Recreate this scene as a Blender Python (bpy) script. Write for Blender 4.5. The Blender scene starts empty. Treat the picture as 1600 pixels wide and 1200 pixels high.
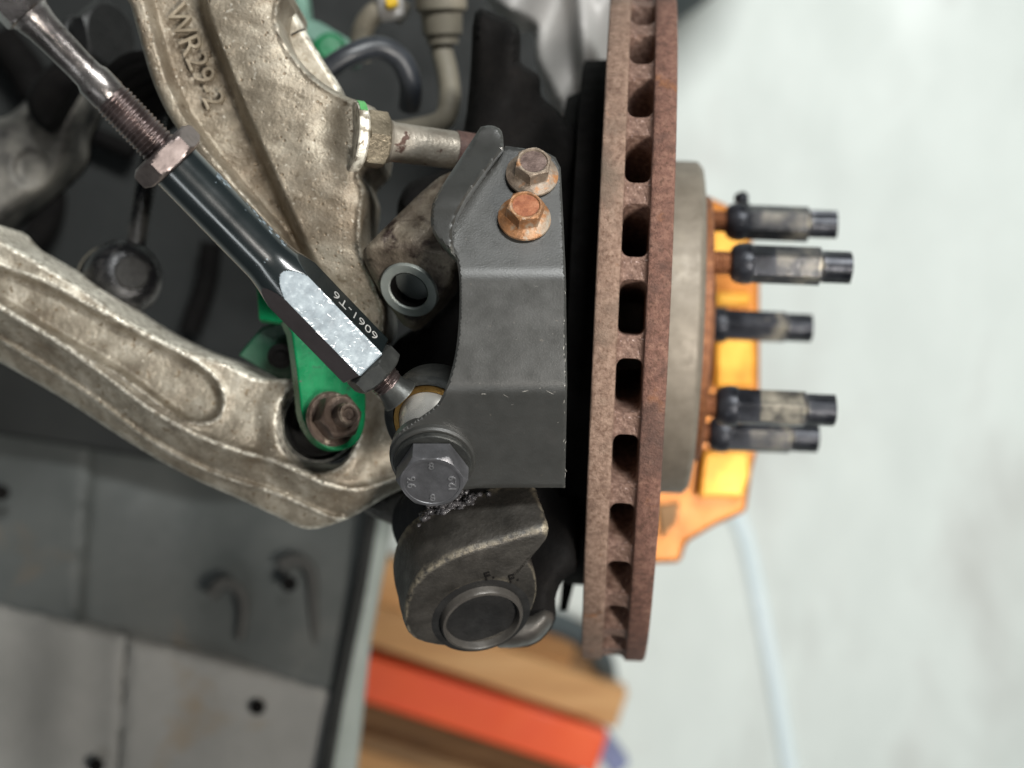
import bpy, bmesh, math, random
import numpy as np
from mathutils import Vector, Matrix, Quaternion
from mathutils.geometry import delaunay_2d_cdt
random.seed(7); rng = np.random.default_rng(7)
C = bpy.context.scene.collection
# ------------------------------------------------------------------ camera
H = 1.70; F = 2311.0
cam_d = bpy.data.cameras.new('camera'); cam = bpy.data.objects.new('camera', cam_d); C.objects.link(cam)
cam.location = (0, 0, H); cam.rotation_euler = (0, 0, 0)
cam_d.sensor_width = 36; cam_d.lens = 52; cam_d.clip_start = .01; cam_d.clip_end = 60
cam_d.dof.use_dof = True; cam_d.dof.focus_distance = .552; cam_d.dof.aperture_fstop = 5.5
bpy.context.scene.camera = cam
# ------------------------------------------------------------------ world, lamps, exposure
w = bpy.data.worlds.new('World'); bpy.context.scene.world = w; w.use_nodes = True
bg = w.node_tree.nodes['Background']; bg.inputs[0].default_value = (.80, .90, 1, 1); bg.inputs[1].default_value = .06
def area(name, loc, target, sx, sy, power, col=(1, 1, 1)):
    l = bpy.data.lights.new(name, 'AREA'); l.shape = 'RECTANGLE'; l.size = sx; l.size_y = sy; l.energy = power; l.color = col
    o = bpy.data.objects.new(name, l); C.objects.link(o); o.location = loc
    o.rotation_euler = (Vector(target) - Vector(loc)).to_track_quat('-Z', 'Y').to_euler()
    return o
area('inspection_lamp', (.46, -.26, 1.98), (-.03, .0, 1.15), .11, .18, 12, (1, .95, .88))
area('ceiling_lamp', (.85, 1.45, 3.0), (.55, .5, 0), 1.3, .35, 88, (.98, 1, .985))
area('ceiling_lamp', (-.9, -1.5, 3.0), (-.2, -.1, .5), 1.6, .3, 8, (.93, .98, 1))
vs = bpy.context.scene.view_settings
vs.view_transform = 'Standard'; vs.look = 'None'; vs.exposure = 0; vs.gamma = 1
# ------------------------------------------------------------------ helpers
def lin(c):
    return tuple(((x/255)/12.92 if x/255 <= .04045 else ((x/255+.055)/1.055)**2.4) for x in c) + (1,)
def P(px, py, d):
    return Vector(((px-800)/F*d, (600-py)/F*d, H-d))
def onplane(px, py, p0, n):
    r = Vector(((px-800)/F, (600-py)/F, -1)); o = Vector((0, 0, H))
    return o + r*((p0-o).dot(n)/r.dot(n))
def mat(name, stops, nscale=80, detail=6, rough=.5, rvar=.15, metal=0, bump=.0003, bscale=500, spots=(), edge=None, coat=0, pits=None, streak=None, spec=.5):
    m = bpy.data.materials.new(name); m.use_nodes = True; nt = m.node_tree; N = nt.nodes; L = nt.links
    b = N['Principled BSDF']; tc = N.new('ShaderNodeTexCoord')
    co = tc.outputs['Object']
    if streak:
        mp = N.new('ShaderNodeMapping'); L.new(co, mp.inputs[0]); mp.inputs['Scale'].default_value = streak; co = mp.outputs[0]
    def noise(sc, det=6, r=.6, dist=0):
        n = N.new('ShaderNodeTexNoise'); n.inputs['Scale'].default_value = sc; n.inputs['Detail'].default_value = det
        n.inputs['Roughness'].default_value = r; n.inputs['Distortion'].default_value = dist; L.new(co, n.inputs['Vector']); return n.outputs['Fac']
    n1 = noise(nscale, detail, .65)
    rp = N.new('ShaderNodeValToRGB'); L.new(n1, rp.inputs[0]); e = rp.color_ramp.elements
    while len(e) < len(stops): e.new(.5)
    for el, (p, c) in zip(e, stops): el.position = p; el.color = lin(c)
    col = rp.outputs[0]
    def mix(fac, a, c):
        x = N.new('ShaderNodeMix'); x.data_type = 'RGBA'; L.new(fac, x.inputs[0]); L.new(a, x.inputs[6])
        if isinstance(c, tuple): x.inputs[7].default_value = lin(c)
        else: L.new(c, x.inputs[7])
        return x.outputs[2]
    def rng_(v, lo, hi, a=0., b_=1.):
        x = N.new('ShaderNodeMapRange'); L.new(v, x.inputs[0]); x.inputs[1].default_value = lo; x.inputs[2].default_value = hi
        x.inputs[3].default_value = a; x.inputs[4].default_value = b_; return x.outputs[0]
    for (c, sc, lo, hi) in spots:
        col = mix(rng_(noise(sc, 5, .6, .3), lo, hi), col, c)
    bh = noise(bscale, 4, .6)
    if pits:
        c, sc, sz = pits
        v = N.new('ShaderNodeTexVoronoi'); v.inputs['Scale'].default_value = sc; v.inputs['Randomness'].default_value = 1; L.new(co, v.inputs['Vector'])
        vf = rng_(v.outputs['Distance'], sz*.5, sz, 1, 0)
        ms = N.new('ShaderNodeMath'); ms.operation = 'MULTIPLY'; L.new(vf, ms.inputs[0]); L.new(rng_(noise(sc*.25, 2), .48, .6), ms.inputs[1])
        col = mix(ms.outputs[0], col, c)
        sb = N.new('ShaderNodeMath'); sb.operation = 'SUBTRACT'; L.new(bh, sb.inputs[0]); L.new(ms.outputs[0], sb.inputs[1]); bh = sb.outputs[0]
    if edge:
        c, lo, hi = edge; g = N.new('ShaderNodeNewGeometry')
        ed = rng_(g.outputs['Pointiness'], lo, hi)
        me = N.new('ShaderNodeMath'); me.operation = 'MULTIPLY'; L.new(ed, me.inputs[0]); L.new(rng_(noise(350, 4), .38, .58), me.inputs[1])
        col = mix(me.outputs[0], col, c)
    L.new(col, b.inputs['Base Color'])
    rr = rng_(noise(nscale*2.3, 4), .3, .7, rough-rvar, rough+rvar); L.new(rr, b.inputs['Roughness'])
    b.inputs['Metallic'].default_value = metal; b.inputs['Specular IOR Level'].default_value = spec
    if coat: b.inputs['Coat Weight'].default_value = coat; b.inputs['Coat Roughness'].default_value = .12
    if bump:
        bp = N.new('ShaderNodeBump'); bp.inputs['Strength'].default_value = 1; bp.inputs['Distance'].default_value = bump
        L.new(bh, bp.inputs['Height']); L.new(bp.outputs[0], b.inputs['Normal'])
    return m
def origin(o):
    v = Vector((0, 0, 0))
    while o is not None: v = v + o.location; o = o.parent
    return v
def mesh(name, verts, faces, m, parent=None, smooth=35, bevel=0, seg=2, mats=None, fm=None, subs=0):
    me = bpy.data.meshes.new(name)
    off = origin(parent) if parent is not None and not parent.get('_local') else Vector((0, 0, 0))
    me.from_pydata([tuple(Vector(v)-off) for v in verts], [], [tuple(f) for f in faces]); me.validate()
    bm = bmesh.new(); bm.from_mesh(me); bmesh.ops.recalc_face_normals(bm, faces=bm.faces); bm.to_mesh(me); bm.free()
    for x in (mats or [m]): me.materials.append(x)
    if fm is not None:
        for p, i in zip(me.polygons, fm): p.material_index = i
    if smooth:
        me.polygons.foreach_set('use_smooth', [True]*len(me.polygons)); me.set_sharp_from_angle(angle=math.radians(smooth))
    o = bpy.data.objects.new(name, me); C.objects.link(o)
    if parent is not None:
        o.parent = parent
        if parent.get('_local'): o['_local'] = 1
    if bevel:
        b = o.modifiers.new('bevel', 'BEVEL'); b.width = bevel; b.segments = seg; b.limit_method = 'ANGLE'; b.angle_limit = math.radians(32); b.harden_normals = False
    if subs:
        s = o.modifiers.new('sub', 'SUBSURF'); s.levels = subs; s.render_levels = subs
    return o
def tag(o, label, cat, group=None):
    o['label'] = label; o['category'] = cat
    if group: o['group'] = group
    return o
def thing(name, label, cat, loc=(0, 0, 0), group=None, local=False, axis=None, roll=0):
    o = bpy.data.objects.new(name, None); C.objects.link(o); o.empty_display_size = .01; o.location = loc
    tag(o, label, cat, group)
    if local:
        o['_local'] = 1
        if axis is not None:
            q = Vector((0, 0, 1)).rotation_difference(Vector(axis).normalized()) @ Quaternion((0, 0, 1), roll)
            o.rotation_euler = q.to_euler()
    return o
def frame(a, ref=None):
    a = a.normalized(); r = ref or (Vector((0, 0, 1)) if abs(a.z) < .9 else Vector((0, 1, 0)))
    e1 = (r - a*r.dot(a)).normalized(); return a, e1, a.cross(e1)
def rev(name, p0, p1, ts, rf, m, parent=None, na=72, smooth=35, caps=(1, 1), th0=0, ref=None, **kw):
    """surface round the axis p0-p1; ts metres along it, rf(t, theta) radius"""
    p0 = Vector(p0); a, e1, e2 = frame(Vector(p1)-p0, ref); V = []; Fc = []
    th = [th0+2*math.pi*k/na for k in range(na)]
    for t in ts:
        if isinstance(t, tuple): t, r_ = t; f = lambda _t, _h, r_=r_: r_
        else: f = rf
        for h in th:
            r = f(t, h); V.append(p0 + a*t + (e1*math.cos(h)+e2*math.sin(h))*r)
    n = len(ts)
    for i in range(n-1):
        for k in range(na):
            k2 = (k+1) % na; Fc.append((i*na+k, i*na+k2, (i+1)*na+k2, (i+1)*na+k))
    if caps[0]: Fc.append(tuple(range(na))[::-1])
    if caps[1]: Fc.append(tuple(range((n-1)*na, n*na)))
    return mesh(name, V, Fc, m, parent, smooth, **kw)
def lathe(name, p0, p1, prof, m, parent=None, na=64, **kw):
    return rev(name, p0, p1, [tuple(q) for q in prof], None, m, parent, na, **kw)
def hexr(h, apo, ph=0):
    x = ((math.degrees(h)-ph+30) % 60)-30
    return apo/math.cos(math.radians(x))
def hexnut(name, p0, p1, apo, m, parent=None, ph=0, cham=(1, 1), **kw):
    Ln = (Vector(p1)-Vector(p0)).length
    k = [0, .0006, .0012, .0018, .0026]; ts = sorted(set(k+[Ln*.5]+[Ln-x for x in k]))
    def rf(t, h):
        r = hexr(h, apo, ph)
        if cham[0]: r = min(r, apo*.96+t*1.5)
        if cham[1]: r = min(r, apo*.96+(Ln-t)*1.5)
        return r
    return rev(name, p0, p1, ts, rf, m, parent, 72, th0=math.radians(ph), smooth=22, **kw)
def thread(name, p0, p1, r, pitch, m, parent=None, depth=None, na=48, **kw):
    Ln = (Vector(p1)-Vector(p0)).length; depth = depth or pitch*.5
    n = int(Ln/pitch*8); ts = [Ln*i/n for i in range(n+1)]
    def rf(t, h):
        u = (t/pitch - h/(2*math.pi)) % 1
        e = min(1, t/pitch, (Ln-t)/pitch)
        return r - depth*(1-e) - depth*e*abs(2*u-1)**1.3
    return rev(name, p0, p1, ts, rf, m, parent, na, smooth=60, **kw)
def sweep(name, pts, r, m, parent=None, na=16, n=8, **kw):
    pts = [Vector(p) for p in pts]; Q = []
    for i in range(len(pts)-1):
        a = pts[max(i-1, 0)]; b = pts[i]; c = pts[i+1]; d = pts[min(i+2, len(pts)-1)]
        for k in range(n):
            t = k/n; Q.append(.5*((2*b)+(c-a)*t+(2*a-5*b+4*c-d)*t*t+(3*b-a-3*c+d)*t**3))
    Q.append(pts[-1]); V = []; Fc = []
    ref = Vector((.13, .21, .97))
    for i, q in enumerate(Q):
        tg = (Q[min(i+1, len(Q)-1)]-Q[max(i-1, 0)]).normalized()
        e1 = (ref-tg*ref.dot(tg)).normalized(); e2 = tg.cross(e1); ref = e1
        rr = r(i/(len(Q)-1)) if callable(r) else r
        for k in range(na):
            h = 2*math.pi*k/na; V.append(q+(e1*math.cos(h)+e2*math.sin(h))*rr)
    for i in range(len(Q)-1):
        for k in range(na):
            k2 = (k+1) % na; Fc.append((i*na+k, i*na+k2, (i+1)*na+k2, (i+1)*na+k))
    Fc.append(tuple(range(na))[::-1]); Fc.append(tuple(range(len(V)-na, len(V))))
    return mesh(name, V, Fc, m, parent, 50, **kw)
def sm(pts, n=5, closed=True):
    out = []; K = len(pts)
    for i in range(K if closed else K-1):
        if closed: a, b, c, d = pts[i-1], pts[i], pts[(i+1) % K], pts[(i+2) % K]
        else: a, b, c, d = pts[max(i-1, 0)], pts[i], pts[i+1], pts[min(i+2, K-1)]
        for k in range(n):
            t = k/n
            out.append(tuple(.5*((2*b[j])+(c[j]-a[j])*t+(2*a[j]-5*b[j]+4*c[j]-d[j])*t*t+(3*b[j]-a[j]-3*c[j]+d[j])*t**3) for j in range(len(b))))
    if not closed: out.append(tuple(pts[-1]))
    return out
def prism(name, outline, p0, n, th, m, parent=None, bevel=.0006, back=None, **kw):
    """plate whose front face lies in the plane (p0, n)"""
    p0 = Vector(p0); n = Vector(n).normalized(); back = Vector(back).normalized() if back else -n
    fr = [onplane(x, y, p0, n) for x, y in outline]; K = len(fr)
    V = fr + [v+back*th for v in fr]
    Fc = [tuple(range(K)), tuple(range(K, 2*K))[::-1]]+[(i, (i+1) % K, (i+1) % K+K, i+K) for i in range(K)]
    return mesh(name, V, Fc, m, parent, 30, bevel=bevel, **kw)
def planed(X, Y, p0, n):
    return ((p0-Vector((0, 0, H))).dot(n))/((X-800)/F*n.x+(600-Y)/F*n.y-n.z)
def dist_poly(X, Y, poly, closed=True):
    P_ = np.array(poly, float); A = P_ if closed else P_[:-1]; B = np.roll(P_, -1, 0) if closed else P_[1:]
    D = np.full(X.shape, 1e9)
    for (ax, ay), (bx, by) in zip(A[:, :2], B[:, :2]):
        dx, dy = bx-ax, by-ay; l = dx*dx+dy*dy+1e-12
        t = np.clip(((X-ax)*dx+(Y-ay)*dy)/l, 0, 1); D = np.minimum(D, np.hypot(X-ax-t*dx, Y-ay-t*dy))
    return D
def inside(X, Y, poly):
    P_ = np.array(poly, float); I = np.zeros(X.shape, bool); j = len(P_)-1
    for i in range(len(P_)):
        xi, yi = P_[i]; xj, yj = P_[j]
        c = ((yi > Y) != (yj > Y)) & (X < (xj-xi)*(Y-yi)/((yj-yi) or 1e-9)+xi); I ^= c; j = i
    return I
def dens(poly, step):
    out = []; K = len(poly)
    for i in range(K):
        a, b = poly[i], poly[(i+1) % K]; L_ = math.hypot(b[0]-a[0], b[1]-a[1]); n = max(1, int(round(L_/step)))
        for k in range(n): out.append((a[0]+(b[0]-a[0])*k/n, a[1]+(b[1]-a[1])*k/n))
    return out
def sdist(X, Y, poly):
    return np.where(inside(X, Y, poly), 1, -1)*dist_poly(X, Y, poly)
def sstep(x, lo, hi):
    t = np.clip((x-lo)/(hi-lo), 0, 1); return t*t*(3-2*t)
def rnd(D, r, dep):
    u = 1-np.clip(D/r, 0, 1); return dep*(1-np.sqrt(np.clip(1-u*u, 0, 1)))
def relief(name, outline, dfun, m, parent=None, step=4, skirt=.03, holes=(), smooth=40, rough=0, **kw):
    """casting modelled as a dense surface d(px,py) with straight side walls and an underside"""
    loops = [dens(outline, step)]+[dens(h, step) for h in holes]
    pts = []; edges = []
    for lp in loops:
        s = len(pts); pts += lp; edges += [(s+i, s+(i+1) % len(lp)) for i in range(len(lp))]
    nb = len(pts); xs = [p[0] for p in loops[0]]; ys = [p[1] for p in loops[0]]
    gx, gy = np.meshgrid(np.arange(min(xs), max(xs), step), np.arange(min(ys), max(ys), step*.866))
    gx = gx + (np.arange(gx.shape[0]) % 2)[:, None]*step*.5; gx = gx.ravel(); gy = gy.ravel()
    ok = inside(gx, gy, loops[0]) & (dist_poly(gx, gy, loops[0]) > step*.55)
    for h in loops[1:]: ok &= ~inside(gx, gy, h) & (dist_poly(gx, gy, h) > step*.55)
    pts += list(zip(gx[ok], gy[ok]))
    r = delaunay_2d_cdt([Vector(p) for p in pts], edges, [], 0, 1e-5)
    v2 = np.array([tuple(v) for v in r[0]]); fa = [f for f in r[2]]
    cx = np.array([v2[list(f)].mean(0) for f in fa]); keep = inside(cx[:, 0], cx[:, 1], loops[0])
    for h in loops[1:]: keep &= ~inside(cx[:, 0], cx[:, 1], h)
    fa = [f for f, k in zip(fa, keep) if k]
    X, Y = v2[:, 0], v2[:, 1]; D = dist_poly(X, Y, loops[0])
    for h in loops[1:]: D = np.minimum(D, dist_poly(X, Y, h))
    d = dfun(X, Y, D)
    if rough: d = d + rough*rng.standard_normal(len(d))
    top = [P(x, y, q) for x, y, q in zip(X, Y, d)]; n = len(top)
    zb = min(v.z for v in top)-skirt
    V = top+[Vector((v.x, v.y, zb)) for v in top]
    cnt = {}
    for f in fa:
        for i in range(len(f)):
            a, b = f[i], f[(i+1) % len(f)]; k = (min(a, b), max(a, b)); cnt[k] = cnt.get(k, 0)+1
    Fc = [tuple(f) for f in fa]+[tuple(q+n for q in f[::-1]) for f in fa]+[(a, b, b+n, a+n) for (a, b), c in cnt.items() if c == 1]
    return mesh(name, V, Fc, m, parent, smooth, **kw)
def text(s, size, ext=.0002, off=0):
    cu = bpy.data.curves.new('t', 'FONT'); cu.body = s; cu.size = size; cu.extrude = ext; cu.align_x = 'CENTER'; cu.align_y = 'CENTER'; cu.resolution_u = 3; cu.offset = off
    o = bpy.data.objects.new('t', cu); C.objects.link(o); bpy.context.view_layer.update()
    me = bpy.data.meshes.new_from_object(o.evaluated_get(bpy.context.evaluated_depsgraph_get()))
    V = [v.co.copy() for v in me.vertices]; Fc = [tuple(p.vertices) for p in me.polygons]
    bpy.data.objects.remove(o); bpy.data.meshes.remove(me); return V, Fc
def place_text(name, s, size, o, xd, n, m, parent, ext=.0002, offset=0):
    xd = Vector(xd).normalized(); n = Vector(n).normalized(); xd = (xd-n*xd.dot(n)).normalized(); yd = n.cross(xd)
    V, Fc = text(s, size, ext, offset)
    return mesh(name, [Vector(o)+xd*v.x+yd*v.y+n*v.z for v in V], Fc, m, parent, 0)
def clean(): 
    for o in bpy.data.objects:
        if '_local' in o: del o['_local']
# ------------------------------------------------------------------ materials
M_alu = mat('cast_aluminium', [(.3, (100, 91, 78)), (.5, (140, 130, 114)), (.72, (180, 171, 155))], 45, 8, .44, .12, .45, .0004, 900,
            spots=[((92, 76, 58), 16, .50, .76), ((96, 84, 68), 160, .60, .72), ((205, 198, 184), 420, .62, .72)], pits=((128, 112, 92), 420, .30), edge=((235, 230, 216), .54, .62))
M_alu2 = mat('cast_aluminium_worn_glint', [(.3, (108, 98, 84)), (.5, (150, 142, 127)), (.7, (188, 181, 167))], 90, 8, .46, .12, .35, .0003, 900,
             spots=[((96, 82, 64), 18, .52, .80), ((118, 104, 84), 330, .59, .65), ((216, 208, 192), 600, .64, .72)], edge=((250, 245, 230), .525, .565))  # pale edge tint is wear plus a painted highlight along the ridge
M_rustl = mat('rusty_iron_tan', [(.3, (100, 78, 66)), (.5, (134, 110, 95)), (.7, (154, 130, 114))], 300, 6, .85, .1, .1, .0007, 1400, spots=[((98, 74, 60), 700, .50, .68), ((150, 98, 58), 60, .64, .78), ((104, 90, 78), 22, .54, .72)])
M_rustr = mat('rusty_iron_red', [(.3, (84, 58, 49)), (.5, (116, 83, 71)), (.7, (138, 104, 89))], 260, 6, .85, .1, .1, .0008, 1300, spots=[((84, 58, 46), 700, .50, .68), ((150, 98, 58), 50, .60, .76), ((74, 58, 52), 22, .54, .72)])
M_vane = mat('rusty_iron_rose', [(.3, (78, 57, 49)), (.5, (118, 92, 80)), (.72, (154, 128, 114))], 400, 6, .6, .15, .3, .0008, 1100, spots=[((200, 176, 168), 700, .62, .72)])
M_hat = mat('machined_iron_hat', [(.3, (110, 102, 90)), (.55, (124, 116, 104)), (.8, (134, 126, 112))], 120, 5, .55, .08, .3, .00008, 1200, streak=(1, 1, 1))
M_blk = mat('black_powder_coat', [(.3, (46, 46, 44)), (.6, (50, 50, 48)), (.8, (54, 53, 51))], 60, 6, .38, .06, .0, .00006, 1600, spots=[((80, 80, 78), 900, .70, .78), ((84, 80, 74), 300, .70, .74)], edge=((150, 148, 140), .57, .70), spec=.9)
M_cast = mat('black_cast_iron', [(.3, (38, 36, 33)), (.55, (60, 57, 53)), (.8, (82, 78, 73))], 70, 7, .45, .12, .35, .0003, 700, spots=[((112, 102, 86), 240, .70, .80)], edge=((176, 164, 140), .53, .60))
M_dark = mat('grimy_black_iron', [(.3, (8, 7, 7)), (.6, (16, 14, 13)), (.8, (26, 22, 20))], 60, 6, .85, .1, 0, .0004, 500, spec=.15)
M_ear = mat('grimy_cast_ear', [(.3, (58, 48, 42)), (.5, (104, 94, 82)), (.75, (146, 136, 120))], 70, 8, .5, .2, .3, .0005, 600, spots=[((40, 28, 24), 90, .52, .62)], edge=((170, 160, 140), .54, .62))
M_anod = mat('black_anodised_aluminium', [(.3, (18, 23, 24)), (.6, (24, 30, 31)), (.8, (32, 37, 37))], 30, 4, .20, .04, 0, .00001, 2000, spots=[((130, 130, 132), 260, .745, .77)], spec=1.0, coat=.6)
M_anodhex = mat('anodised_hex_flat', [(.3, (62, 54, 56)), (.6, (72, 64, 66)), (.8, (82, 74, 74))], 60, 4, .42, .06, .4, .00002, 2000)
M_silver = mat('scratched_bare_aluminium', [(.3, (96, 106, 113)), (.5, (114, 125, 132)), (.7, (132, 143, 149))], 180, 6, .5, .08, .12, .00003, 900, spots=[((156, 166, 172), 700, .58, .74)])
M_steel = mat('bare_steel', [(.3, (74, 70, 68)), (.5, (112, 107, 105)), (.75, (150, 146, 143))], 60, 6, .24, .08, .85, .0001, 1200, spots=[((60, 50, 46), 200, .62, .72)], edge=((230, 226, 224), .56, .64))
M_nut = mat('zinc_plated_steel', [(.3, (100, 90, 88)), (.5, (124, 113, 110)), (.75, (150, 139, 136))], 90, 6, .34, .06, .8, .00003, 900, spots=[((104, 94, 90), 160, .60, .75)], edge=((236, 228, 226), .56, .64))
M_thread = mat('oily_threaded_steel', [(.3, (72, 62, 60)), (.6, (112, 100, 98)), (.8, (140, 128, 126))], 120, 5, .32, .08, .85, .00008, 900)
M_bolt = mat('black_oxide_bolt', [(.3, (82, 82, 84)), (.6, (100, 100, 103)), (.8, (116, 116, 118))], 120, 5, .42, .06, .6, .00008, 1400, edge=((190, 190, 194), .56, .66))
M_emb = mat('bolt_marking', [(.3, (120, 120, 122)), (.7, (160, 160, 162))], 120, 3, .35, .05, .7, 0)
M_bnut = mat('black_steel_nut', [(.3, (46, 47, 46)), (.6, (63, 64, 62)), (.8, (80, 80, 77))], 90, 5, .4, .08, .5, .0001, 900, edge=((170, 168, 160), .56, .66))
M_rbolt = mat('rusty_bolt', [(.3, (100, 74, 54)), (.5, (146, 102, 66)), (.72, (164, 138, 112))], 160, 7, .5, .12, .35, .0003, 900, spots=[((150, 140, 126), 180, .55, .66)], edge=((206, 190, 168), .55, .64))
M_rtop = mat('rusty_bolt_top', [(.3, (112, 62, 42)), (.5, (142, 88, 60)), (.75, (168, 118, 88))], 300, 7, .8, .1, .1, .0005, 900)
M_rtop2 = mat('brown_bolt_top', [(.3, (64, 50, 46)), (.5, (96, 80, 74)), (.75, (126, 110, 104))], 300, 7, .8, .1, .1, .0006, 900)
M_brass = mat('brass_race', [(.3, (150, 110, 58)), (.7, (186, 146, 84))], 90, 4, .3, .06, .9, 0)
M_ball = mat('satin_steel_ball', [(.3, (196, 192, 184)), (.7, (220, 216, 208))], 90, 3, .28, .04, .55, 0)
M_green = mat('green_paint', [(.3, (0, 84, 48)), (.6, (0, 116, 68)), (.8, (2, 132, 78))], 50, 5, .30, .06, 0, .0001, 700, coat=.1, spec=.35, spots=[((30, 40, 34), 120, .64, .74)])
M_paleg = mat('faded_green_paint', [(.3, (96, 132, 116)), (.7, (120, 156, 140))], 30, 4, .6, .1, 0, .0001, 500)
M_pmark = mat('green_paint_mark', [(.3, (60, 130, 70)), (.7, (96, 170, 100))], 120, 5, .6, .1, 0, .0002, 700)
M_rubber = mat('black_rubber', [(.3, (16, 16, 16)), (.7, (28, 27, 26))], 60, 5, .55, .1, 0, .0002, 600)
M_plast = mat('dark_plastic', [(.3, (18, 20, 19)), (.7, (30, 32, 30))], 12, 4, .7, .1, 0, .0002, 500)
M_liner = mat('grey_liner_plastic', [(.3, (66, 70, 69)), (.6, (82, 85, 83)), (.8, (102, 102, 98))], 14, 6, .65, .1, 0, .0003, 200, spots=[((104, 90, 72), 9, .60, .72)])
M_liner2 = mat('grey_liner_plastic_light', [(.3, (118, 118, 114)), (.6, (136, 135, 131)), (.8, (150, 148, 142))], 12, 6, .65, .1, 0, .0003, 200, spots=[((128, 110, 84), 9, .60, .72)])
M_strip = mat('pale_green_grey_strip', [(.3, (150, 160, 154)), (.7, (168, 176, 170))], 20, 4, .6, .1, 0, .0001, 300)
M_boot = mat('dirty_link_joint', [(.36, (10, 10, 11)), (.52, (28, 28, 30)), (.72, (104, 102, 100))], 45, 7, .28, .1, .35, .0003, 600)
M_pale = mat('dirty_pale_metal', [(.38, (38, 37, 36)), (.52, (100, 97, 91)), (.75, (146, 142, 132))], 24, 7, .6, .15, .2, .0004, 400)
M_cover = mat('pale_grey_cover', [(.3, (176, 172, 168)), (.7, (204, 200, 196))], 18, 5, .55, .1, .1, .0001, 300)
M_hose = mat('beige_pipe', [(.3, (100, 94, 82)), (.7, (130, 123, 108))], 40, 5, .6, .1, 0, .0001, 300)
M_bhose = mat('black_hose', [(.3, (34, 36, 40)), (.7, (52, 56, 62))], 40, 4, .4, .08, 0, .0001, 300)
M_yel = mat('yellow_clip', [(.3, (190, 150, 10)), (.7, (214, 176, 30))], 40, 3, .5, .1, 0, 0)
M_gold = mat('gold_caliper_paint', [(.3, (166, 98, 26)), (.6, (190, 118, 36)), (.8, (208, 138, 48))], 24, 5, .38, .06, .25, .0001, 300)
M_gold2 = mat('gold_machined_face', [(.3, (200, 128, 36)), (.5, (222, 158, 50)), (.7, (238, 188, 78))], 30, 4, .34, .05, .25, .0001, 300)
M_lug = mat('worn_black_lug_nut', [(.36, (24, 25, 29)), (.5, (44, 46, 52)), (.60, (66, 67, 72)), (.70, (150, 144, 130))], 42, 6, .35, .08, .5, .0002, 500, edge=((170, 164, 150), .58, .66))
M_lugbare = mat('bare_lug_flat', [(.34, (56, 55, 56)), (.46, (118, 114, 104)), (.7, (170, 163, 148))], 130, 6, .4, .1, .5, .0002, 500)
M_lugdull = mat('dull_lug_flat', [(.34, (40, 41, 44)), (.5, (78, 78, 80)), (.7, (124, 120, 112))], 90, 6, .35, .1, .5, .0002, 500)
M_stud = mat('rusty_stud', [(.3, (104, 62, 38)), (.6, (138, 90, 58)), (.8, (160, 118, 84))], 200, 5, .6, .1, .3, .0003, 700)
M_floor = mat('painted_concrete', [(.30, (198, 204, 199)), (.45, (212, 219, 214)), (.6, (222, 229, 224)), (.8, (230, 235, 231))], 2.6, 7, .5, .12, 0, .0006, 60, spots=[((198, 201, 196), 5, .52, .72)], streak=(1, .55, 1))
M_wood = mat('pale_timber', [(.3, (172, 124, 76)), (.5, (200, 152, 100)), (.75, (216, 174, 124))], 6, 7, .7, .1, 0, .0004, 120, streak=(1, 9, 1))
M_wood2 = mat('brown_timber', [(.3, (112, 84, 54)), (.5, (138, 104, 68)), (.75, (160, 124, 84))], 6, 7, .7, .1, 0, .0004, 120, streak=(1, 9, 1))
M_orange = mat('orange_red_paint', [(.3, (236, 80, 34)), (.7, (245, 98, 46))], 10, 3, .5, .08, 0, .0001, 200)
M_blue = mat('blue_wrap', [(.3, (104, 112, 150)), (.7, (130, 138, 172))], 10, 3, .5, .08, 0, .0001, 200)
M_tyre = mat('tyre_rubber', [(.3, (62, 70, 72)), (.7, (80, 88, 90))], 10, 3, .8, .08, 0, .0001, 200)
M_phose = mat('pale_blue_hose', [(.3, (226, 240, 243)), (.7, (236, 247, 250))], 10, 3, .5, .08, 0, 0)
M_alutx = mat('cast_lettering', [(.3, (118, 106, 90)), (.7, (148, 137, 118))], 120, 6, .5, .1, .35, .0002, 900)
# ------------------------------------------------------------------ floor
fl = mesh('workshop_floor', [(-4, -4, 0), (4, -4, 0), (4, 4, 0), (-4, 4, 0)], [(0, 1, 2, 3)], M_floor); fl['kind'] = 'structure'
# ------------------------------------------------------------------ brake disc with its own axes: x = hub axis outward, z = towards camera
R = .165; DV = Vector((.0445, .999, 0)).normalized(); DW = Vector((-.0645, 0, .998)).normalized()
DU = DV.cross(DW).normalized(); DV = DW.cross(DU).normalized()
DC = P(988, 500, .577) - DW*R + Vector((0, .0042, 0))
Q = Matrix((DU, DV, DW)).transposed().to_euler()
disc = thing('brake_disc', 'rusty vented brake disc seen edge on with a grey hat', 'brake disc', DC, local=True); disc.rotation_euler = Q
X1 = Vector((1, 0, 0))
def ax(x): return Vector((x, 0, 0))
def plate(name, x0, x1, m):
    c = .0009; L_ = x1-x0
    prof = [(0, .088), (0, R-c*1.2), (c*.4, R-c*.4), (c*1.2, R)]+[(L_-c*1.2, R), (L_-c*.4, R-c*.4), (L_, R-c*1.2), (L_, .088)]
    V = []; Fc = []; na = 220; rs = rng.standard_normal((len(prof), na))*.00012
    for i, (t, r) in enumerate(prof):
        for k in range(na):
            h = 2*math.pi*k/na; rr = r+(rs[i, k] if r > .15 else 0); V.append((x0+t, math.sin(h)*rr, math.cos(h)*rr))
    n = len(prof)
    for i in range(n):
        for k in range(na):
            Fc.append((i*na+k, i*na+(k+1) % na, ((i+1) % n)*na+(k+1) % na, ((i+1) % n)*na+k))
    return mesh(name, V, Fc, m, disc, 40)
plate('friction_plate', -.0148, -.0053, M_rustl)['label'] = 'inboard rusty friction plate, tan coloured edge'
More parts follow.
